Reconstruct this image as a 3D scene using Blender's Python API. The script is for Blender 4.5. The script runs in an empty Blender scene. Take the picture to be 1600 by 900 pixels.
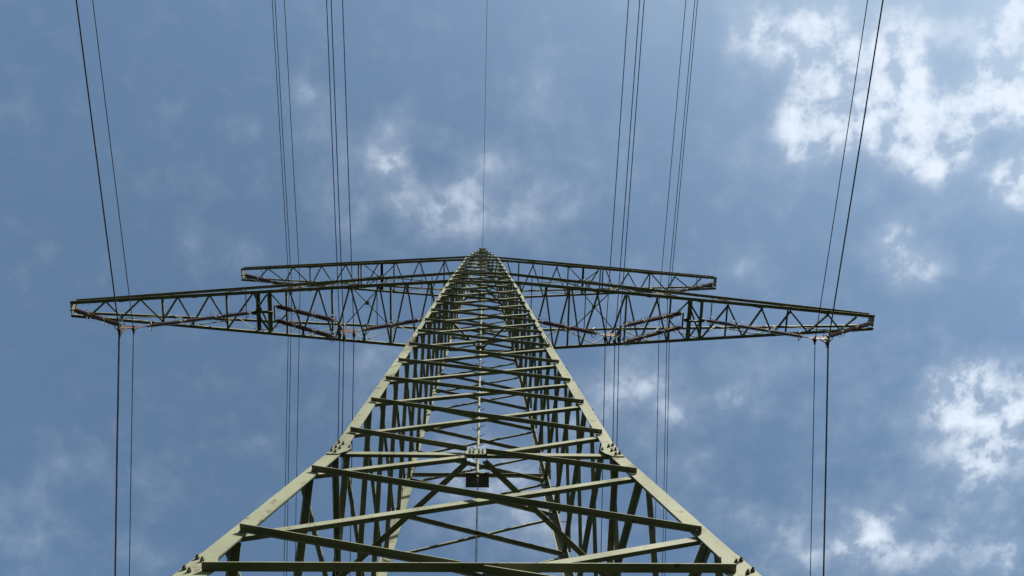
import bpy, bmesh, math, random
from mathutils import Vector, Matrix
random.seed(7)
scene = bpy.context.scene
COL = scene.collection

# ------------------------------------------------------------------ camera
cam_d = bpy.data.cameras.new("camera"); cam = bpy.data.objects.new("camera", cam_d); COL.objects.link(cam)
RM = Matrix(((0.9990455771, -0.0183048309, -0.0396594003),
             (-0.0260322962, -0.9786050871, -0.2040941037),
             (-0.0350749829, 0.2049317368, -0.9781476007)))
cam.matrix_world = Matrix.Translation((0.0437, -6.6918, 1.6)) @ RM.to_4x4()
cam_d.sensor_width = 36.0; cam_d.lens = 1155.0/1600.0*36.0
cam_d.clip_start = 0.05; cam_d.clip_end = 6000
scene.camera = cam

# ------------------------------------------------------------------ sun, sky, exposure
SUN = Vector((0.66, -0.92, 0.90)).normalized()
SUN_EL = math.asin(SUN.z); SUN_AZ = math.atan2(SUN.x, SUN.y)
sd = bpy.data.lights.new("sun", 'SUN'); sd.energy = 5.0; sd.angle = math.radians(0.53); sd.color = (1.0, 0.95, 0.86)
so = bpy.data.objects.new("sun", sd); COL.objects.link(so)
so.rotation_euler = SUN.to_track_quat('Z', 'Y').to_euler(); so.location = SUN*60
scene.view_settings.view_transform = 'Standard'; scene.view_settings.look = 'None'
scene.view_settings.exposure = 1.45; scene.view_settings.gamma = 1.0
scene.view_settings.use_curve_mapping = False

SKY_STRENGTH = 0.054
CLOUD_COL = (5.5, 6.1, 6.9, 1)     # radiance before SKY_STRENGTH
world = bpy.data.worlds.new("World"); scene.world = world; world.use_nodes = True
nt = world.node_tree; nt.nodes.clear(); N = nt.nodes; LK = nt.links
def mth(op, a, b=None, c=None, clamp=False):
    n = N.new('ShaderNodeMath'); n.operation = op; n.use_clamp = clamp
    for i, v in enumerate((a, b, c)):
        if v is None: continue
        if isinstance(v, (int, float)): n.inputs[i].default_value = v
        else: LK.new(v, n.inputs[i])
    return n.outputs[0]
out = N.new('ShaderNodeOutputWorld'); bg = N.new('ShaderNodeBackground'); bg.inputs[1].default_value = SKY_STRENGTH
LK.new(bg.outputs[0], out.inputs[0])
sky = N.new('ShaderNodeTexSky'); sky.sky_type = 'NISHITA'; sky.sun_disc = False
sky.sun_elevation = SUN_EL; sky.sun_rotation = SUN_AZ; sky.altitude = 100
sky.air_density = 1.0; sky.dust_density = 2.0; sky.ozone_density = 1.0
tc = N.new('ShaderNodeTexCoord'); sp = N.new('ShaderNodeSeparateXYZ'); LK.new(tc.outputs['Generated'], sp.inputs[0])
zc = mth('MAXIMUM', sp.outputs[2], 0.06)
U0 = mth('DIVIDE', sp.outputs[0], zc); V0 = mth('DIVIDE', sp.outputs[1], zc)
cmb = N.new('ShaderNodeCombineXYZ'); LK.new(U0, cmb.inputs[0]); LK.new(V0, cmb.inputs[1])
def noise(scale, detail, rough, off=0.0, dist=0.0, src=None):
    n = N.new('ShaderNodeTexNoise'); n.inputs['Scale'].default_value = scale; n.inputs['Detail'].default_value = detail
    n.inputs['Roughness'].default_value = rough; n.inputs['Distortion'].default_value = dist
    m = N.new('ShaderNodeMapping'); m.inputs['Location'].default_value = (off, off*0.7, off*1.3)
    LK.new(src or cmb.outputs[0], m.inputs[0]); LK.new(m.outputs[0], n.inputs[0]); return n
# the cloud deck is warped a little so that no bank keeps a round edge
wn = noise(7.0, 4, 0.55, 3.1)
wv = N.new('ShaderNodeVectorMath'); wv.operation = 'MULTIPLY_ADD'
LK.new(wn.outputs['Color'], wv.inputs[0]); wv.inputs[1].default_value = (0.075, 0.075, 0); LK.new(cmb.outputs[0], wv.inputs[2])
ws = N.new('ShaderNodeSeparateXYZ'); LK.new(wv.outputs[0], ws.inputs[0])
U = mth('SUBTRACT', ws.outputs[0], 0.0375); V = mth('SUBTRACT', ws.outputs[1], 0.0375)
# cloud banks: centre u, v, half-axes, thickness (directions on the sky, x/z and y/z)
BANKS = [(0.336, -0.146, 0.032, 0.048, 0.74), (0.4, -0.132, 0.042, 0.049, 0.8), (0.448, -0.125, 0.038, 0.061, 0.78), (0.547, -0.124, 0.033, 0.049, 1.0), (0.546, -0.067, 0.052, 0.05, 0.85), (0.494, -0.07, 0.03, 0.042, 0.7), (0.59, -0.005, 0.053, 0.048, 0.8), (0.651, -0.041, 0.044, 0.047, 0.75), (0.663, -0.128, 0.035, 0.037, 0.7), (0.69, -0.177, 0.034, 0.024, 0.9), (0.726, 0.052, 0.038, 0.034, 1.0), (0.416, -0.026, 0.03, 0.051, 0.66), (0.487, -0.015, 0.039, 0.043, 0.55), (0.694, -0.075, 0.04, 0.038, 0.7), (0.555, 0.134, 0.029, 0.024, 0.6), (0.607, 0.166, 0.041, 0.039, 0.6), (0.36, 0.175, 0.032, 0.023, 0.38), (0.336, 0.006, 0.03, 0.034, 0.3), (0.699, 0.329, 0.04, 0.035, 0.8), (0.684, 0.384, 0.046, 0.046, 0.55), (0.771, 0.418, 0.058, 0.073, 0.62), (0.739, 0.49, 0.079, 0.064, 0.52), (0.785, 0.357, 0.039, 0.061, 0.5), (0.577, 0.564, 0.059, 0.048, 0.6), (0.668, 0.612, 0.09, 0.044, 0.6), (0.41, 0.565, 0.054, 0.032, 0.42), (0.813, 0.611, 0.046, 0.042, 0.55), (0.276, 0.379, 0.037, 0.039, 0.45), (0.368, 0.358, 0.051, 0.044, 0.42), (0.214, 0.346, 0.046, 0.044, 0.45), (-0.057, 0.109, 0.065, 0.045, 0.54), (-0.13, 0.03, 0.029, 0.051, 0.62), (-0.24, -0.049, 0.015, 0.023, 0.4), (-0.21, -0.009, 0.021, 0.041, 0.33), (-0.308, 0.006, 0.025, 0.029, 0.32), (0.002, 0.048, 0.034, 0.03, 0.42), (-0.194, 0.099, 0.034, 0.052, 0.3), (-0.146, 0.341, 0.054, 0.057, 0.45), (0.049, 0.516, 0.075, 0.062, 0.5), (-0.055, 0.517, 0.047, 0.051, 0.35), (0.118, 0.598, 0.067, 0.053, 0.45), (-0.647, 0.592, 0.055, 0.052, 0.4), (-0.629, 0.501, 0.045, 0.03, 0.28), (-0.555, 0.471, 0.045, 0.03, 0.26), (-0.466, 0.49, 0.041, 0.045, 0.3), (-0.511, 0.601, 0.055, 0.031, 0.25), (-0.329, 0.449, 0.045, 0.02, 0.28), (-0.393, 0.173, 0.019, 0.035, 0.25), (-0.307, 0.162, 0.034, 0.026, 0.25), (0.084, -0.05, 0.034, 0.049, 0.28), (0.165, 0.031, 0.052, 0.043, 0.3), (0.098, 0.092, 0.052, 0.052, 0.28), (0.211, 0.224, 0.045, 0.046, 0.2), (0.157, 0.405, 0.074, 0.06, 0.35), (0.321, 0.473, 0.048, 0.041, 0.3), (0.489, 0.618, 0.069, 0.044, 0.45), (0.61, -0.162, 0.034, 0.024, 0.4), (-0.245, 0.39, 0.027, 0.024, 0.25), (-0.018, 0.466, 0.056, 0.04, 0.35), (0.307, -0.129, 0.012, 0.032, 0.3), (0.02, 0.103, 0.052, 0.035, 0.3), (0.735, -0.06, 0.03, 0.05, 0.6), (0.72, -0.12, 0.025, 0.04, 0.5), (0.45, 0.02, 0.03, 0.03, 0.45), (0.62, 0.03, 0.03, 0.03, 0.45), (0.50, 0.38, 0.32, 0.30, 0.13), (-0.14, 0.08, 0.2, 0.16, 0.09), (0.6, -0.05, 0.25, 0.2, 0.1)]
total = None
for (bu, bv, ru, rv, st) in BANKS:
    a = mth('MULTIPLY_ADD', U, 1/ru, -bu/ru); b = mth('MULTIPLY_ADD', V, 1/rv, -bv/rv)
    q = mth('MULTIPLY_ADD', b, b, mth('MULTIPLY', a, a))
    g = mth('POWER', 0.43, q)                       # gaussian falloff
    total = mth('MULTIPLY_ADD', g, st*0.86 if st > .2 else st, total if total is not None else 0.0)
total = mth('MINIMUM', total, 0.84)
# beyond the part of the sky the banks cover, the deck goes on as broken cloud
rr = mth('SQRT', mth('MULTIPLY_ADD', U0, U0, mth('MULTIPLY', V0, V0)))
farm = N.new('ShaderNodeMapRange'); LK.new(rr, farm.inputs[0])
farm.inputs[1].default_value = 0.95; farm.inputs[2].default_value = 1.5; farm.inputs[3].default_value = 0; farm.inputs[4].default_value = 1
fn = noise(2.2, 3, 0.5, 9.0)
total = mth('MULTIPLY_ADD', mth('MULTIPLY', fn.outputs[0], farm.outputs[0]), 0.8, total)
n1 = noise(22.0, 10, 0.56, 4.4, 0.15); n2 = noise(5.5, 6, 0.6, 5.3, 0.3); n3 = noise(42.0, 7, 0.62, 2.9, 0.1)
d1 = mth('SUBTRACT', n1.outputs[0], 0.5); d2 = mth('SUBTRACT', n2.outputs[0], 0.5); d3 = mth('SUBTRACT', n3.outputs[0], 0.5)
def sstep(v, lo, hi):
    m = N.new('ShaderNodeMapRange'); m.interpolation_type = 'SMOOTHSTEP'; LK.new(v, m.inputs[0])
    m.inputs[1].default_value = lo; m.inputs[2].default_value = hi; return m.outputs[0]
soft = sstep(mth('MULTIPLY_ADD', d1, 0.9, mth('MULTIPLY_ADD', d2, 0.7, mth('MULTIPLY_ADD', d3, 0.25, total))), -0.05, 1.25)      # thin sheet
rag = mth('MULTIPLY_ADD', d3, 1.15, mth('MULTIPLY_ADD', d1, 3.1, mth('MULTIPLY', d2, 0.9)))
ragged = mth('MULTIPLY_ADD', rag, mth('MULTIPLY_ADD', total, 1.75, 0.05), total)   # thick cloud breaks up, thin cloud stays smooth
puff = sstep(ragged, 0.34, 0.86)                                  # ragged small cumulus
body = sstep(ragged, 0.52, 1.55)                                  # its thick cores
thick = mth('MINIMUM', mth('MULTIPLY', mth('MULTIPLY', total, total), 1.75), 1.0)
fac = mth('MULTIPLY_ADD', soft, 0.40, mth('MULTIPLY', thick, mth('MULTIPLY_ADD', body, 0.36, mth('MULTIPLY', puff, 0.26))))
fac = mth('ADD', fac, 0.025, None, True)
cr = N.new('ShaderNodeMix'); cr.data_type = 'RGBA'
tint = N.new('ShaderNodeVectorMath'); tint.operation = 'MULTIPLY'; LK.new(sky.outputs[0], tint.inputs[0]); tint.inputs[1].default_value = (.93, 1.12, 1.115)
LK.new(fac, cr.inputs[0]); LK.new(tint.outputs[0], cr.inputs[6]); cr.inputs[7].default_value = CLOUD_COL
LK.new(cr.outputs[2], bg.inputs[0])

# ------------------------------------------------------------------ materials
def principled(name, base, rough=0.6, metal=0.0, spec=0.35):
    m = bpy.data.materials.new(name); m.use_nodes = True
    b = m.node_tree.nodes['Principled BSDF']
    b.inputs['Base Color'].default_value = (*base, 1); b.inputs['Roughness'].default_value = rough
    b.inputs['Metallic'].default_value = metal; b.inputs['Specular IOR Level'].default_value = spec
    return m
def vary(m, c1, c2, scale, detail=5, c3=None, rust=0.72, bump=0.0, stretch=(1, 1, 1)):
    t = m.node_tree; b = t.nodes['Principled BSDF']
    co = t.nodes.new('ShaderNodeTexCoord'); mp = t.nodes.new('ShaderNodeMapping'); mp.inputs['Scale'].default_value = stretch
    t.links.new(co.outputs['Object'], mp.inputs[0])
    n = t.nodes.new('ShaderNodeTexNoise'); n.inputs['Scale'].default_value = scale; n.inputs['Detail'].default_value = detail
    t.links.new(mp.outputs[0], n.inputs[0])
    r = t.nodes.new('ShaderNodeValToRGB'); r.color_ramp.elements[0].position = 0.32; r.color_ramp.elements[1].position = 0.68
    r.color_ramp.elements[0].color = (*c1, 1); r.color_ramp.elements[1].color = (*c2, 1)
    t.links.new(n.outputs[0], r.inputs[0]); last = r.outputs[0]
    if c3:
        n3 = t.nodes.new('ShaderNodeTexNoise'); n3.inputs['Scale'].default_value = scale*4.1; n3.inputs['Detail'].default_value = 8
        n3.inputs['Roughness'].default_value = 0.7
        t.links.new(co.outputs['Object'], n3.inputs[0])
        r3 = t.nodes.new('ShaderNodeValToRGB'); r3.color_ramp.elements[0].position = rust; r3.color_ramp.elements[1].position = rust+0.07
        r3.color_ramp.elements[0].color = (0, 0, 0, 1); r3.color_ramp.elements[1].color = (1, 1, 1, 1)
        t.links.new(n3.outputs[0], r3.inputs[0])
        mx = t.nodes.new('ShaderNodeMix'); mx.data_type = 'RGBA'
        t.links.new(r3.outputs[0], mx.inputs[0]); t.links.new(last, mx.inputs[6]); mx.inputs[7].default_value = (*c3, 1)
        last = mx.outputs[2]
    t.links.new(last, b.inputs['Base Color'])
    if bump:
        bp = t.nodes.new('ShaderNodeBump'); bp.inputs['Strength'].default_value = bump; bp.inputs['Distance'].default_value = 0.01
        t.links.new(n.outputs[0], bp.inputs['Height']); t.links.new(bp.outputs[0], b.inputs['Normal'])
    return m
PAINT = vary(principled('grey_green_paint', (.16, .165, .12), 0.62, 0, .12), (.092, .098, .068), (.140, .144, .099), 1.6, 7, (.062, .048, .030), 0.575, 0.08, (1, 1, .35))
BOLTM = vary(principled('bolt_steel', (.05, .046, .038), 0.75, 0.1, .15), (.035, .032, .026), (.075, .068, .052), 30)
PORC = principled('brown_porcelain', (.045, .016, .011), 0.28, 0.0, 0.5)
PORC.node_tree.nodes['Principled BSDF'].inputs['Coat Weight'].default_value = 0.2
vary(PORC, (.05, .017, .012), (.085, .028, .02), 9)
GALV = vary(principled('galvanised_fitting', (.2, .19, .16), 0.7, 0.1, .2), (.10, .092, .078), (.20, .185, .155), 25)
RUST = vary(principled('weathered_yoke_steel', (.26, .14, .08), 0.7, 0.1), (.055, .030, .019), (.13, .075, .048), 12, 5, (.03, .02, .015), 0.58)
RING = principled('ring_steel', (.10, .105, .11), 0.5, 0.5)
WIRE = principled('weathered_conductor', (.045, .034, .038), 0.65, 0.2, 0.3)
DARKP = vary(principled('dark_grating', (.05, .045, .035), 0.7), (.035, .032, .025), (.07, .062, .05), 14)
GRASS = vary(principled('meadow', (.03, .045, .015), 0.95, 0, 0.1), (.008, .015, .005), (.020, .027, .010), 0.35, 10, (.026, .021, .013), 0.62)

# ------------------------------------------------------------------ helpers
def setp(o, label=None, cat=None, group=None, kind=None):
    if label: o['label'] = label
    if cat: o['category'] = cat
    if group: o['group'] = group
    if kind: o['kind'] = kind
    return o
def empty(name, loc=(0, 0, 0)):
    o = bpy.data.objects.new(name, None); COL.objects.link(o); o.location = loc; o.empty_display_size = 0.3; return o
class MB:
    def __init__(s): s.v = []; s.f = []
    def poly_extrude(s, pts, dvec):
        """closed outline pts extruded by dvec"""
        n = len(pts); b = len(s.v)
        s.v += [Vector(p) for p in pts] + [Vector(p)+dvec for p in pts]
        s.f.append(tuple(range(b, b+n))[::-1]); s.f.append(tuple(range(b+n, b+2*n)))
        for i in range(n):
            j = (i+1) % n; s.f.append((b+i, b+j, b+n+j, b+n+i))
        return s
    def angle(s, p1, p2, da, db, wa, wb, t=0.009):
        """L section: corner line p1-p2, flanges along da and db"""
        p1 = Vector(p1); p2 = Vector(p2); ax = (p2-p1).normalized()
        a = Vector(da); a = (a-ax*a.dot(ax)).normalized()
        b = Vector(db); b = b-ax*b.dot(ax); b = (b-a*b.dot(a)).normalized()
        o = [(0, 0), (wa, 0), (wa, t), (t, t), (t, wb), (0, wb)]
        ring = [p1+a*x+b*y for x, y in o]
        # two rectangles per end keep the end caps planar and convex
        n = 6; k = len(s.v); s.v += ring+[q+(p2-p1) for q in ring]
        for i in range(n):
            j = (i+1) % n; s.f.append((k+i, k+j, k+n+j, k+n+i))
        s.f += [(k, k+3, k+2, k+1), (k, k+5, k+4, k+3), (k+n, k+n+1, k+n+2, k+n+3), (k+n, k+n+3, k+n+4, k+n+5)]
        return s
    def bar(s, p1, p2, r, seg=8, caps=True):
        p1 = Vector(p1); p2 = Vector(p2); d = (p2-p1).normalized()
        a = d.orthogonal().normalized(); b = d.cross(a); k = len(s.v)
        for p in (p1, p2):
            for i in range(seg):
                an = 2*math.pi*i/seg; s.v.append(p+(a*math.cos(an)+b*math.sin(an))*r)
        for i in range(seg):
            j = (i+1) % seg; s.f.append((k+i, k+j, k+seg+j, k+seg+i))
        if caps: s.f.append(tuple(range(k, k+seg))[::-1]); s.f.append(tuple(range(k+seg, k+2*seg)))
        return s
    def tube(s, pts, r, seg=6, closed=False):
        pts = [Vector(p) for p in pts]; n = len(pts); k = len(s.v); prev = None
        for i in range(n):
            d = (pts[(i+1) % n] if closed or i < n-1 else pts[i])-(pts[i-1] if closed or i > 0 else pts[i])
            d.normalize()
            if prev is None: a = d.orthogonal().normalized()
            else: a = (prev-d*prev.dot(d)).normalized()
            prev = a; b = d.cross(a)
            for j in range(seg):
                an = 2*math.pi*j/seg; s.v.append(pts[i]+(a*math.cos(an)+b*math.sin(an))*r)
        for i in range(n if closed else n-1):
            i2 = (i+1) % n
            for j in range(seg):
                j2 = (j+1) % seg; s.f.append((k+i*seg+j, k+i*seg+j2, k+i2*seg+j2, k+i2*seg+j))
        if not closed:
            s.f.append(tuple(range(k, k+seg))[::-1]); e = k+(n-1)*seg; s.f.append(tuple(range(e, e+seg)))
        return s
    def lathe(s, prof, seg=14):
        """profile (r, z) round the local Z axis"""
        k = len(s.v); n = len(prof)
        for r, z in prof:
            for j in range(seg):
                an = 2*math.pi*j/seg; s.v.append(Vector((r*math.cos(an), r*math.sin(an), z)))
        for i in range(n-1):
            for j in range(seg):
                j2 = (j+1) % seg; s.f.append((k+i*seg+j, k+i*seg+j2, k+(i+1)*seg+j2, k+(i+1)*seg+j))
        s.f.append(tuple(range(k, k+seg))[::-1]); e = k+(n-1)*seg; s.f.append(tuple(range(e, e+seg)))
        return s
    def box(s, c, sx, sy, sz, M=None):
        c = Vector(c); k = len(s.v)
        for z in (-1, 1):
            for x, y in ((-1, -1), (1, -1), (1, 1), (-1, 1)):
                p = Vector((x*sx/2, y*sy/2, z*sz/2)); s.v.append(c+(M @ p if M else p))
        s.f += [(k+3, k+2, k+1, k), (k+4, k+5, k+6, k+7)]
        for i in range(4):
            j = (i+1) % 4; s.f.append((k+i, k+j, k+4+j, k+4+i))
        return s
    def build(s, name, mat, parent=None, loc=None, smooth=False):
        me = bpy.data.meshes.new(name); me.from_pydata([tuple(v) for v in s.v], [], s.f)
        bm = bmesh.new(); bm.from_mesh(me); bmesh.ops.recalc_face_normals(bm, faces=bm.faces); bm.to_mesh(me); bm.free()
        me.materials.append(mat)
        if smooth:
            for p in me.polygons: p.use_smooth = True
        o = bpy.data.objects.new(name, me); COL.objects.link(o)
        if parent: o.parent = parent
        if loc: o.location = loc
        return o
def copy_tree(o, parent=None):
    c = o.copy(); COL.objects.link(c)
    if parent: c.parent = parent
    for ch in list(o.children): copy_tree(ch, c)
    return c
def interp(x, xs, ys):
    if x <= xs[0]: return ys[0]
    for i in range(1, len(xs)):
        if x <= xs[i]: return ys[i-1]+(ys[i]-ys[i-1])*(x-xs[i-1])/(xs[i]-xs[i-1])
    return ys[-1]

# ------------------------------------------------------------------ ground
g = MB(); R = 2500; rings = [0, 6, 15, 40, 120, 400, 1200, R]; seg = 48
for ri, r in enumerate(rings):
    for j in range(seg):
        a = 2*math.pi*j/seg; h = 0 if r < 10 else random.uniform(-.04, .04)
        g.v.append(Vector((max(r, .01)*math.cos(a), max(r, .01)*math.sin(a), h)))
for i in range(len(rings)-1):
    for j in range(seg):
        j2 = (j+1) % seg; g.f.append((i*seg+j, (i+1)*seg+j, (i+1)*seg+j2, i*seg+j2))
g.f.append(tuple(range(seg))[::-1])
setp(g.build('ground', GRASS), 'dark grass meadow under the steel pylon', 'ground', kind='structure')

# ------------------------------------------------------------------ pylon
pylon = setp(empty('lattice_pylon'), 'tall grey-green steel lattice pylon with two pairs of long cross-arms, seen from its foot', 'pylon')
HX = [-0.4, 7.80, 11.8, 18.52, 28.43, 35.6, 36.81, 43.7]; HY = [3.86, 2.69, 2.11, 1.74, 1.265, .865, .81, .16]
def H(z): return interp(z, HX, HY)            # half width to the leg corner
def DL(z): return interp(z, [0, 7.88, 9.5, 11.5, 18, 30, 37, 44], [.13, .13, .115, .095, .085, .055, .045, .03])
def LW(z): return interp(z, [0, 14, 18.3, 18.6, 28, 31, 36.8, 37, 44], [.20, .195, .17, .112, .10, .09, .078, .065, .055])
def Wn(z): return H(z)-DL(z)                  # half width to the bracing nodes
FACES = [(Vector((0, -1, 0)), Vector((1, 0, 0))), (Vector((1, 0, 0)), Vector((0, 1, 0))),
         (Vector((0, 1, 0)), Vector((-1, 0, 0))), (Vector((-1, 0, 0)), Vector((0, -1, 0)))]
UP = Vector((0, 0, 1))
def fp(n, t, s, z, off=0.0):                  # a point on a face: s along the face, off outward
    return n*(H(z)+off)+t*s+UP*z

# legs: corner angle running through the break points
leg_z = HX
legs = {}
for sx in (-1, 1):
    for sy in (-1, 1):
        m = MB()
        for z1, z2 in zip(leg_z[:-1], leg_z[1:]):
            w = LW((z1+z2)/2); p1 = (sx*H(z1), sy*H(z1), z1); p2 = (sx*H(z2), sy*H(z2), z2)
            # outside skin of the leg stands 8 mm outside the bracing plane
            m.angle(p1, p2, (-sx, 0, 0), (0, -sy, 0), w, w, .018 if z1 < 28 else .013)
        legs[(sx, sy)] = m.build('leg', PAINT, pylon)
# splice and gusset plates on the legs, with bolts
def bolt_mb(m, p, n, r=.024, h=.05):
    n = n.normalized(); p = Vector(p)
    m.bar(p, p+n*h*.5, r, 6); m.bar(p+n*h*.5, p+n*h, r*.55, 6)
def leg_plates(sx, sy, z, wide, hh, low):
    leg = legs[(sx, sy)]
    for n, t, in ((Vector((0, sy, 0)), Vector((sx, 0, 0))), (Vector((sx, 0, 0)), Vector((0, sy, 0)))):
        m = MB(); b = LW(z)
        def q(s, zz, off=.006):
            hh_ = H(zz); return n*(hh_+off)+t*(hh_-s)+UP*zz
        pts = [q(.012, z-hh), q(b*.95, z-hh), q(b*.95+wide*.75, z-hh*.55), q(b*.95+wide, z-.04), q(b*.95+wide*.55, z+hh*.45), q(b*.9, z+hh), q(.012, z+hh)]
        # the leg bends at the plate, so it is built as an upper and a lower sheet
        up = [q(.012, z), q(b*.95+wide, z), q(b*.95+wide*.55, z+hh*.45), q(b*.92, z+hh), q(.012, z+hh)]
        lo = [q(.012, z-hh), q(b*.92, z-hh), q(b*.95+wide*.75, z-hh*.55), q(b*.95+wide, z), q(.012, z)]
        m.poly_extrude(up, n*.012); m.poly_extrude(lo, n*.012)
        m.build('gusset_plate', PAINT, leg)
        k = 0
        for i in range(3):
            for s in (.05, b*.62):
                zz = z+hh*.62-i*hh*.62-(.05 if s > .06 else 0)
                bm_ = MB(); bolt_mb(bm_, q(s, zz, .018), n, .021, .05); bm_.build('bolt', BOLTM, leg)
        bm_ = MB(); bolt_mb(bm_, q(b*.95+wide*.62, z+.02, .018), n, .019, .04); bm_.build('bolt', BOLTM, leg)
for sx in (-1, 1):
    for sy in (-1, 1):
        leg_plates(sx, sy, 11.8, .09, .30, True)
        leg_plates(sx, sy, 7.80, .15, .36, True)
        # splice of the upper leg: long cover plates
        for zs in (18.95,):
            for n, t in ((Vector((0, sy, 0)), Vector((sx, 0, 0))), (Vector((sx, 0, 0)), Vector((0, sy, 0)))):
                m = MB(); b = LW(zs)
                def q(s, zz, off=.004): return n*(H(zz)+off)+t*(H(zz)-s)+UP*zz
                m.poly_extrude([q(.01, zs-.38), q(b*.95, zs-.38), q(b*.95, zs+.38), q(.01, zs+.38)], n*.01)
                m.build('splice_plate', PAINT, legs[(sx, sy)])
                # splice bolts also stick out on the inner side of the leg
                for i in range(4):
                    for s in (.05, .11):
                        bm_ = MB(); bolt_mb(bm_, q(s, zs-.3+i*.2, .013), n, .016, .035); bm_.build('bolt', BOLTM, legs[(sx, sy)])
                        bm_ = MB(); bolt_mb(bm_, q(s, zs-.3+i*.2, -.03), -n, .016, .035); bm_.build('bolt', BOLTM, legs[(sx, sy)])
        # small splice plates further up
        for zs in (25.2, 32.4):
            n = Vector((0, sy, 0)); t = Vector((sx, 0, 0)); m = MB(); b = LW(zs)
            def q2(s, zz, off=.004): return n*(H(zz)+off)+t*(H(zz)-s)+UP*zz
            m.poly_extrude([q2(.01, zs-.25), q2(b*.95, zs-.25), q2(b*.95, zs+.25), q2(.01, zs+.25)], n*.01)
            m.build('splice_plate', PAINT, legs[(sx, sy)])

# diagonal braces: X panels on all four faces
NODES = [0.25, 4.7, 6.86, 8.73, 10.75, 12.53, 14.10, 15.51, 16.97, 18.50, 19.96, 21.41, 22.82, 24.23, 25.63, 27.03, 28.43,
         29.62, 30.81, 32.01, 33.20, 34.40, 35.60, 36.81, 38.5, 40.1, 41.6, 42.9]
SPLIT = {10.75: 11.68, 6.86: 7.80}            # panels whose crossing is a joint plate
braces = []                                    # (size key, MB)
def brace(n, t, s1, z1, s2, z2, outer, w):
    th = .009 if z1 < 20 else .008
    if outer:
        o = .012; p1 = fp(n, t, s1, z1, o); p2 = fp(n, t, s2, z2, o)
        down = -UP
        return MB().angle(p1, p2, n, down, w*.90, w*.36, th)
    o = -.022; p1 = fp(n, t, s1, z1, o); p2 = fp(n, t, s2, z2, o)
    return MB().angle(p1, p2, -n, -UP, w*1.1, w*.88, th)
for i, (za, zb) in enumerate(zip(NODES[:-1], NODES[1:])):
    w = interp(za, [0, 7, 12, 18, 28, 36, 42], [.10, .092, .08, .075, .068, .055, .045])
    for fi, (n, t) in enumerate(FACES):
        key = (w*(zb-za+2*H(za)))/(zb+2)*(1.3 if fi in (0, 2) else 1.0)
        for outer in (True, False):
            sg = 1 if outer else -1
            # outer member: high on the left, low on the right; inner member the other way
            sL, zL_, sR, zR = (-Wn(zb), zb, Wn(za), za) if outer else (-Wn(za), za, Wn(zb), zb)
            if za in SPLIT and fi in (0, 2):
                f = .5; zc_ = SPLIT[za]; e = .14 if za > 10 else .10
                dzl = (zc_-zL_)/(0-sL)
                braces.append((key, brace(n, t, sL, zL_, -e, zc_-dzl*e, outer, w)))
                dzr = (zR-zc_)/sR
                braces.append((key, brace(n, t, e, zc_+dzr*e, sR, zR, outer, w)))
            else:
                m = brace(n, t, sL, zL_, sR, zR, outer, w)
                if 6 < za < 19 and outer: m.ends = [(fp(n, t, sL+.06, zL_-.02, .021), n), (fp(n, t, sR-.06, zR-.02, .021), n)]
                braces.append((key, m))
braces.sort(key=lambda b: -b[0])
for k, m in braces[:99]:
    o = m.build('diagonal_brace', PAINT, pylon)
    for p, n in getattr(m, 'ends', ()):
        b_ = MB(); bolt_mb(b_, p, n, .018, .035); b_.build('bolt', BOLTM, o)
rest = MB()
for k, m in braces[99:]:
    b = len(rest.v); rest.v += m.v; rest.f += [tuple(x+b for x in f) for f in m.f]
setp(rest.build('diagonal_brace', PAINT, pylon), kind='stuff')

# horizontal struts and diaphragms
def strut(n, t, z, outer, w=.085, low=False):
    s = Wn(z)-.02
    if low: s -= .075
    if low: return MB().angle(fp(n, t, -s, z, .014), fp(n, t, s, z, .014), n, UP, w, w, .010)
    o = .012 if outer else -.022
    return MB().angle(fp(n, t, -s, z, o), fp(n, t, s, z, o), n if outer else -n, -UP, w, w, .009)
for fi, (n, t) in enumerate(FACES):
    strut(n, t, 7.77, True, .095, True).build('horizontal_strut', PAINT, pylon)
    strut(n, t, 11.74, False, .085).build('horizontal_strut', PAINT, pylon)
    if fi == 2: strut(n, t, 18.75, False, .08).build('horizontal_strut', PAINT, pylon)
    for z in (28.38, 30.76, 35.55, 36.77):
        strut(n, t, z, True, .085 if z < 31 else .07).build('horizontal_strut', PAINT, pylon)
    for z in (40.05, 42.9): strut(n, t, z, True, .05).build('horizontal_strut', PAINT, pylon)
for zd, w in ((11.62, .085), (7.63, .09), (28.22, .075), (35.42, .06)):
    a = H(zd)-.06
    mids = [Vector((0, -a, zd)), Vector((a, 0, zd)), Vector((0, a, zd)), Vector((-a, 0, zd))]
    for i in range(4):
        p, q_ = mids[i], mids[(i+1) % 4]; d = (q_-p).normalized(); p = p+d*.13; q_ = q_-d*.13
        MB().angle(p, q_, d.cross(UP), UP, w, w, .009).build('diaphragm_brace', PAINT, pylon)
# joint plates at the middle of the kink and of the lower strut
for n, t in (FACES[0], FACES[2]):
    for z, hw, hh in ((11.68, .15, .11),):
        m = MB(); nd = n
        m.poly_extrude([fp(n, t, -hw, z-hh, -.004), fp(n, t, hw, z-hh, -.004), fp(n, t, hw*1.15, z, -.004), fp(n, t, hw, z+hh, -.004), fp(n, t, -hw, z+hh, -.004), fp(n, t, -hw*1.15, z, -.004)], n*.012)
        jp = m.build('joint_plate', PAINT, pylon)
        for s in (-.11, -.05, .04, .1):
            for dz in (-.06, .05):
                b_ = MB(); bolt_mb(b_, fp(n, t, s*hw/.17, z+dz, .009), n, .017, .04); b_.build('bolt', PAINT if z > 10 else BOLTM, jp)
# plates of the arm-level diaphragms
for zd in (28.22, 35.42):
    m2 = MB(); m2.box((0, H(zd)-.10, zd-.012), .34, .2, .012); m2.build('joint_plate', PAINT, pylon)
    m2 = MB(); m2.box((0, -H(zd)+.10, zd-.012), .34, .2, .012); m2.build('joint_plate', PAINT, pylon)

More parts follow.
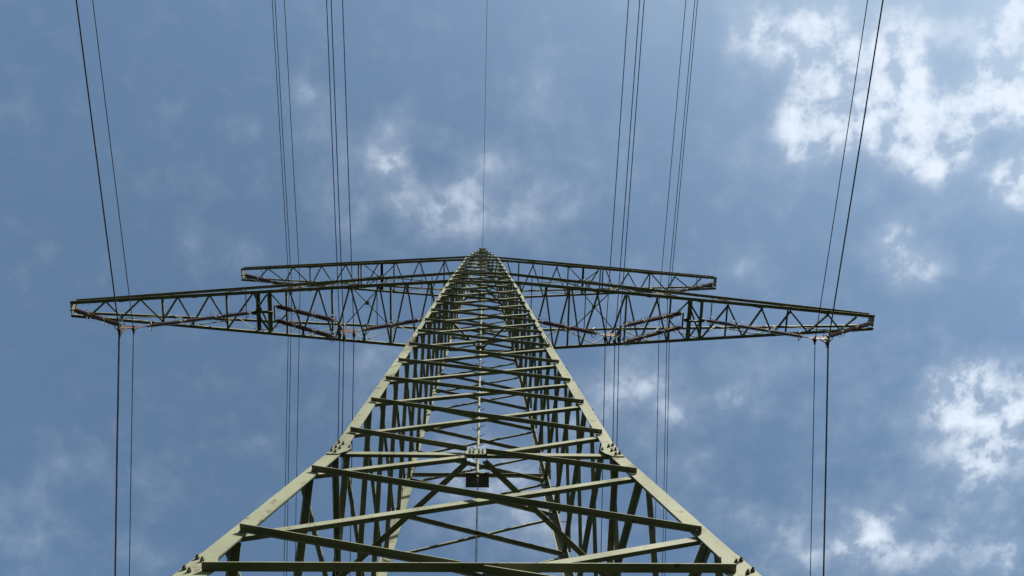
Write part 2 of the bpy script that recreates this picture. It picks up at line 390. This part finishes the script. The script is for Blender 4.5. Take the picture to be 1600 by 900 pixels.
# climbing pole with step pegs on the far face, rest platform below it, guide cable to the ground
pole = MB()
zz = [18.6, 22, 25, 28.43, 32, 35.6, 36.81, 40, 43.2]
pole.tube([(0.0, H(z)-.07, z) for z in zz], .036, 8)
po = pole.build('climbing_pole', PAINT, pylon)
k = 0; z = 18.9
while z < 36:
    s = 1 if k % 2 else -1; y = H(z)-.07
    MB().tube([(s*.03, y, z), (s*.15, y-.07, z-.01), (s*.175, y-.075, z+.03)], .011, 6).build('step_peg', BOLTM, po)
    z += .36 if k % 2 else .22; k += 1
MB().tube([(0.005, H(z)-.05 if z > 2 else H(z)-.3, z) for z in (18.6, 15, 12, 8, 4, 0.2)], .012, 6).build('guide_cable', principled('tarred_cable', (.012, .011, .010), .9, 0, .1), pylon)
pl = MB()                                      # perforated sheet: a grid of strips with small gaps
y0 = H(18.75)-.11; nx, ny = 8, 6; sxx, syy = .52/nx, .34/ny
for i in range(nx+1): pl.box((-.26+i*sxx, y0+.17, 18.70), sxx-.007, .34, .006)
for j in range(ny+1): pl.box((0, y0+j*syy, 18.692), .58, syy-.007, .006)
pl.box((0, y0-.01, 18.72), .60, .014, .06); pl.box((0, y0+.36, 18.72), .60, .014, .06)
pl.build('rest_platform', DARKP, pylon)
# step bolts on the right far leg
zz = 13.2; k = 0
while zz < 20:
    h = H(zz); m = MB()
    if k % 2: m.bar((h, h-.10, zz), (h+.16, h-.10, zz), .011, 6)
    else: m.bar((h-.10, h, zz), (h-.10, h+.16, zz), .011, 6)
    m.build('step_bolt', BOLTM, pylon); zz += .38; k += 1

# peak cap with earth wire clamp
m = MB(); m.box((0, 0, 43.72), .42, .42, .03); m.box((0, 0, 43.86), .07, .16, .26)
m.box((0, 0, 43.60), .36, .36, .02)
m.build('peak_cap', PAINT, pylon)

# ------------------------------------------------------------------ cross-arms (parts of the pylon)
def build_arm(name, sx, z0, ztop, L, y_in, y_tip, x_in, x_top, ytop, cw, bw, seq, posts, frame, top_posts, xbay, webs):
    """seq: bottom bracing nodes ('N'/'F', X) from tip to tower; on the right arm near and far swap"""
    tipdz = .42
    def yb(x): return interp(x, [x_in, L], [y_in, y_tip])
    def zt(x): return interp(x, [x_top, L], [ztop, z0+tipdz])
    def yt(x): return interp(x, [x_top, L], [ytop, y_tip])
    X = lambda x: sx*x
    arm = MB()
    for sy in (-1, 1):
        y1, y2 = sy*yb(x_in), sy*yb(L)
        # near chords turn their level flange outward, far chords show the lit side of the upright flange
        arm.angle((X(x_in-.03), y1, z0), (X(L), y2, z0), (0, 0, -1 if sy > 0 else 1), (0, sy, 0), cw*(.62 if sy > 0 else 1), cw, .012)
        arm.angle((X(x_top-.03), sy*yt(x_top), ztop), (X(L), y2, z0+tipdz), (0, 0, -1), (0, sy, 0), cw*.55, cw*.85, .011)
    root = arm.build(name, PAINT, pylon)
    def bar(p, q, w=bw, da=(0, 0, 1), side=1, nm='lattice_bar'):
        p = Vector(p); q = Vector(q); d = (q-p).normalized(); s_ = d.cross(Vector(da)).normalized()*side
        MB().angle(p, q, s_, da, w, w, .007).build(nm, PAINT, root)
    far = sx                                     # +1: list is mirrored through the tower axis
    def side(ch): return (-1 if ch == 'N' else 1)*(1 if sx < 0 else -1)
    zb_ = z0-.018
    for (a, xa), (b, xb) in zip(seq[:-1], seq[1:]):
        if a == b: continue
        if any(f0-.05 < min(xa, xb) and max(xa, xb) < f1+.05 for f0, f1 in frame): continue
        bar((X(xa), side(a)*yb(xa), zb_), (X(xb), side(b)*yb(xb), zb_))
    for x in posts:
        bar((X(x), -yb(x), zb_-.016), (X(x), yb(x), zb_-.016), bw*1.15, (0, 0, 1), -1)
    # hanger frames for the inner strings
    for f0, f1 in frame:
        for x in (f0, f1):
            y = yb(x)
            MB().angle((X(x), -y-.02, z0+.05), (X(x), y+.02, z0+.05), (0, 0, -1), (1, 0, 0), .16, bw*1.9, .012).build('hanger_post', PAINT, root)
        if f1-f0 > .1:
            bar((X(f0), 0, z0-.06), (X(f1), 0, z0-.06), .085, (0, 0, -1))
            bar((X(f0), -yb(f0)+.05, z0-.075), (X(f1), -.05, z0-.075), bw, (0, 0, -1)); bar((X(f0), yb(f0)-.05, z0-.075), (X(f1), .05, z0-.075), bw, (0, 0, -1))
        for x, dx in ((f1, .09), (f0, -.09)):
            MB().box((X(x+dx), 0, z0-.05), .16, .13, .14).build('hanger_lug', DARKP, root)
        if f1-f0 > .1:                            # cross link that carries the twin strings
            m = MB(); m.box((X(f0-.235), 0, z0-.065), .05, .60, .06); m.build('hanger_link', DARKP, root)
    # K bars beside the frame
    for (x1, x2) in xbay['k']:
        for s in (-1, 1): bar((X(x1), s*yb(x1)*.97, zb_-.03), (X(x2), s*.03, zb_-.03), bw*.8)
    # top plane
    for x in top_posts: bar((X(x), -yt(x), zt(x)-.02), (X(x), yt(x), zt(x)-.02), bw*.55)
    for x1, x2 in xbay['x']:
        bar((X(x1), -yt(x1), zt(x1)-.02), (X(x2), yt(x2), zt(x2)-.02), bw*.6); bar((X(x1), yt(x1), zt(x1)-.05), (X(x2), -yt(x2), zt(x2)-.05), bw*.6)
        xm = (x1+x2)/2; MB().box((X(xm), 0, zt(xm)-.075), .15, .15, .01).build('joint_plate', PAINT, root)
    # side trusses between bottom and top chords
    for s in (-1, 1):
        for k_, (x1, x2) in enumerate(zip(webs[:-1], webs[1:])):
            if k_ % 2 == 0: p, q = (X(x1), s*(yb(x1)-.02), z0-.03), (X(x2), s*(yt(x2)-.02), zt(x2)-.03)
            else: p, q = (X(x1), s*(yt(x1)-.02), zt(x1)-.03), (X(x2), s*(yb(x2)-.02), z0-.03)
            bar(p, q, bw*.6, (0, s, 0))
    # tip plate with the string lug
    m = MB(); m.box((X(L-.03), 0, z0+.16), .04, 2*y_tip-.03, .36); m.box((X(L-.16), 0, z0-.06), .24, .03, .20)
    m.build('end_plate', PAINT, root)
    for x in [L-.25-.22*i for i in range(7)]:
        for yy in (-yb(x)*.99+.03, yb(x)*.99+.03):
            b_ = MB(); bolt_mb(b_, (X(x), yy, z0-.015), Vector((0, 0, -1)), .014, .03); b_.build('bolt', BOLTM, root)
    return root
LSEQ = [('F', 14.26), ('N', 13.70), ('F', 13.17), ('N', 12.45), ('F', 11.70), ('N', 11.10), ('F', 10.60), ('N', 9.95), ('F', 9.30), ('N', 8.36),
        ('F', 7.78), ('N', 7.78), ('N', 7.06), ('F', 6.59), ('N', 6.00), ('F', 5.52), ('F', 5.36), ('N', 4.83), ('F', 4.34), ('N', 3.78), ('F', 3.40), ('F', 3.24), ('N', 2.77), ('F', 2.40), ('N', 1.9), ('F', 1.45)]
for sx in (-1, 1):
    build_arm('lower_crossarm', sx, 28.43, 30.81, 14.98, 1.24, .175, 1.25, 1.12, 1.12, .125, .062, LSEQ,
              [11.62, 9.30, 7.13, 5.46, 3.31], [(7.83, 8.25)], [9.06, 4.15, 2.0], {'k': [(7.75, 7.13)], 'x': [(5.3, 3.7)]},
              [1.3, 3.3, 4.3, 5.46, 6.3, 7.13, 8.25, 9.3, 10.5, 11.62, 13.2])
USEQ = [('F', 10.34), ('N', 9.88), ('F', 9.10), ('N', 8.73), ('F', 8.02), ('F', 7.85), ('N', 7.42), ('F', 6.88), ('N', 6.32), ('F', 5.85), ('F', 5.45), ('N', 4.80),
        ('N', 4.0), ('F', 3.50), ('N', 2.92), ('F', 2.38), ('N', 1.74), ('F', 1.2)]
for sx in (-1, 1):
    build_arm('upper_crossarm', sx, 35.60, 36.81, 11.12, .85, .19, .86, .80, .79, .105, .052, USEQ,
              [7.93, 5.70, 5.58, 4.06, 1.74], [(4.70, 4.70)], [10.3, 2.9], {'k': [(4.06, 4.64), (5.45, 4.8)], 'x': []},
              [.9, 2.4, 4.06, 5.6, 7.9, 9.2])

# ------------------------------------------------------------------ insulator strings
def string_proto():
    root = empty('insulator_string')
    def link(z1, z2): MB().bar((0, 0, -z1), (0, 0, -z2), .022, 8).build('link', GALV, root)
    def rod(z1):
        prof = [(.03, 0), (.045, -.01), (.045, -.05)]; z = -.06; n = 19; pitch = .90/n
        for i in range(n):
            prof += [(.045, z), (.079, z-.010), (.080, z-.016), (.048, z-.026)]; z -= pitch
        prof += [(.045, z), (.03, z-.01)]
        o = MB().lathe(prof, 14).build('insulator_rod', PORC, root, (0, 0, -z1)); 
        MB().lathe([(.035, 0), (.058, 0), (.058, -.06), (.05, -.075)], 12).build('end_cap', GALV, o, (0, 0, .012))
        MB().lathe([(.05, 0), (.058, -.015), (.058, -.075), (.035, -.075)], 12).build('end_cap', GALV, o, (0, 0, z-.0))
    def horn(z0, s, up):
        pts = [(0, 0, -z0)]
        for i in range(9):
            a = math.pi*(i/8); pts.append((.0, s*(.06+.11*math.sin(a)), -z0+up*(.13*(1-math.cos(a)))))
        MB().tube(pts[:-1], .008, 5).build('arcing_horn', RING, root)
    link(0, .14)
    for k in range(3):
        z = .12+k*1.13; rod(z)
        if k < 2:
            link(z+.98, z+1.15)
            for s in (-1, 1): horn(z+1.05, s, 1); horn(z+1.08, s, -1)
    for s in (-1, 1): horn(.10, s, -1)
    zr = .12+2*1.13+1.0; R_ = .17
    rg = [(R_*math.cos(2*math.pi*i/20), R_*math.sin(2*math.pi*i/20), -zr+.05) for i in range(20)]
    m = MB().tube(rg, .013, 6, True); m.bar((-R_, 0, -zr+.05), (R_, 0, -zr+.05), .008, 5); m.build('arcing_ring', RING, root)
    link(zr, zr+.25)
    return root
SLEN = .12+2*1.13+1.0+.25
proto = string_proto(); used = [False]
GS = 'insulator strings hanging from the pylon'
def place_string(top, bot, label):
    o = proto if not used[0] else copy_tree(proto); used[0] = True
    top = Vector(top); d = (Vector(bot)-top); 
    o.location = top; o.rotation_mode = 'QUATERNION'
    z = -d.normalized(); y = Vector((0, 1, 0)); y = (y-z*y.dot(z)).normalized(); x = y.cross(z)
    o.rotation_quaternion = Matrix((x, y, z)).transposed().to_quaternion()
    k = d.length/SLEN; o.scale = (1, 1, k)
    setp(o, label, 'insulator', GS)
for sx, sd_ in ((-1, 'left'), (1, 'right')):
    place_string((sx*14.80, 0, 28.33), (sx*12.0, 0, 26.15), f'brown porcelain insulator string slanting inward from the tip of the lower {sd_} cross-arm')
    place_string((sx*8.42, 0, 28.38), (sx*11.45, 0, 26.12), f'brown porcelain insulator string slanting outward from the hanger frame of the lower {sd_} cross-arm')
    for sy, w_ in ((-1, 'upper'), (1, 'lower')):
        place_string((sx*7.56, sy*.27, 28.36), (sx*4.86, sy*.30, 26.15), f'{w_} of the twin brown insulator strings between lower {sd_} hanger frame and tower')
    place_string((sx*1.22, 0, 28.42), (sx*4.18, 0, 26.12), f'brown insulator string running outward from the tower body beside the lower {sd_} cross-arm root')
    place_string((sx*10.94, 0, 35.48), (sx*8.28, 0, 33.16), f'brown porcelain insulator string slanting inward from the tip of the upper {sd_} cross-arm')
    place_string((sx*4.80, 0, 35.48), (sx*7.72, 0, 33.18), f'brown porcelain insulator string slanting outward from the middle of the upper {sd_} cross-arm')

# ------------------------------------------------------------------ yokes, conductors
SPAN = 350.0
def wire_z(Z, mn, mf, y):
    m = mn if y < 0 else mf; a = abs(y); return Z-m*a*(1-a/SPAN)
def conductor(X, Z, mn, mf, r, name, label, cat, group):
    ys = [-SPAN*.9*((1-i/40)**1.5) for i in range(40)]+[0]+[SPAN*.9*(((i+1)/40)**1.5) for i in range(40)]
    m = MB().tube([(0, y, wire_z(Z, mn, mf, y)-Z) for y in ys], r, 7)
    return setp(m.build(name, WIRE, None, (X, 0, Z), True), label, cat, group)
GY = 'yokes that join the insulator strings'; GC = 'conductors of the six wire bundles'
BUND = {'lower_outer': ([(-11.97, 25.72), (-11.78, 25.38), (-11.52, 25.78)], 26.10, .085, .21),
        'lower_inner': ([(-4.67, 25.52), (-4.47, 25.17), (-4.21, 25.55)], 26.10, .085, .205),
        'upper': ([(-8.22, 32.85), (-8.02, 32.50), (-7.77, 32.90)], 33.14, .085, .215)}
WHERE = {'lower_outer': 'at the outer end of the lower {} arm', 'lower_inner': 'at the tower end of the lower {} arm', 'upper': 'at the upper {} arm'}
for sx, sd_ in ((-1, 'left'), (1, 'right')):
    for key, (pts, zy, mn, mf) in BUND.items():
        wh = WHERE[key].format(sd_)
        xs = [p[0] for p in pts]; xc = (min(xs)+max(xs))/2
        yk = empty('yoke', (sx*-xc, 0, zy))
        setp(yk, f'rusty steel yoke with three wire clamps {wh}', 'yoke', GY)
        m = MB(); hw = .24
        out_ = [(-hw-.07, -.012, .06), (-hw-.09, -.012, -.06), (-hw, -.012, -.16), (-.06, -.012, -.20), (.06, -.012, -.20), (hw, -.012, -.16), (hw+.09, -.012, -.06), (hw+.07, -.012, .06), (0, -.012, -.02)]
        m.poly_extrude(out_, Vector((0, .024, 0)))
        m.bar((-hw-.02, 0, .02), (hw+.02, 0, .02), .035, 8)
        m.build('yoke_plate', RUST, yk)
        if key == 'lower_inner':
            # crosswise plate to the twin strings
            xo = sx*(4.86+xc)
            m = MB(); m.poly_extrude([(xo, -.36, .07), (xo, .36, .07), (xo-sx*.18, .06, .0), (xo-sx*.18, -.06, .0)], Vector((0, 0, -.03)))
            m.bar((xo-sx*.15, 0, -.01), (0, 0, -.02), .03, 8); m.build('cross_plate', RUST, yk)
        # clamps
        for (x, z) in pts:
            lx = sx*-1*(x-xc)*1.0
            dx = (-(x))*sx-(sx*-xc); dz = z-zy
            c = MB(); c.box((dx, 0, dz/2-.06), .035, .05, abs(dz)-.10); c.tube([(dx, -.15, dz-.01), (dx, -.08, dz+.015), (dx, 0, dz+.03), (dx, .08, dz+.015), (dx, .15, dz-.01)], .032, 8)
            c.box((dx, 0, dz+.03), .085, .12, .10); c.bar((dx-.06, 0, dz+.05), (dx+.06, 0, dz+.05), .018, 6)
            c.build('wire_clamp', BOLTM, yk)
        names = ('outer', 'low middle', 'inner')
        for (x, z), w_ in zip(pts, names):
            conductor(-x*sx, z, mn, mf, .014, 'conductor', f'dark conductor, {w_} of three {wh}', 'power line', GC)
conductor(0, 43.92, .05, .1, .011, 'earth_wire', 'single thin earth wire running up from the peak of the pylon', 'earth wire', None)
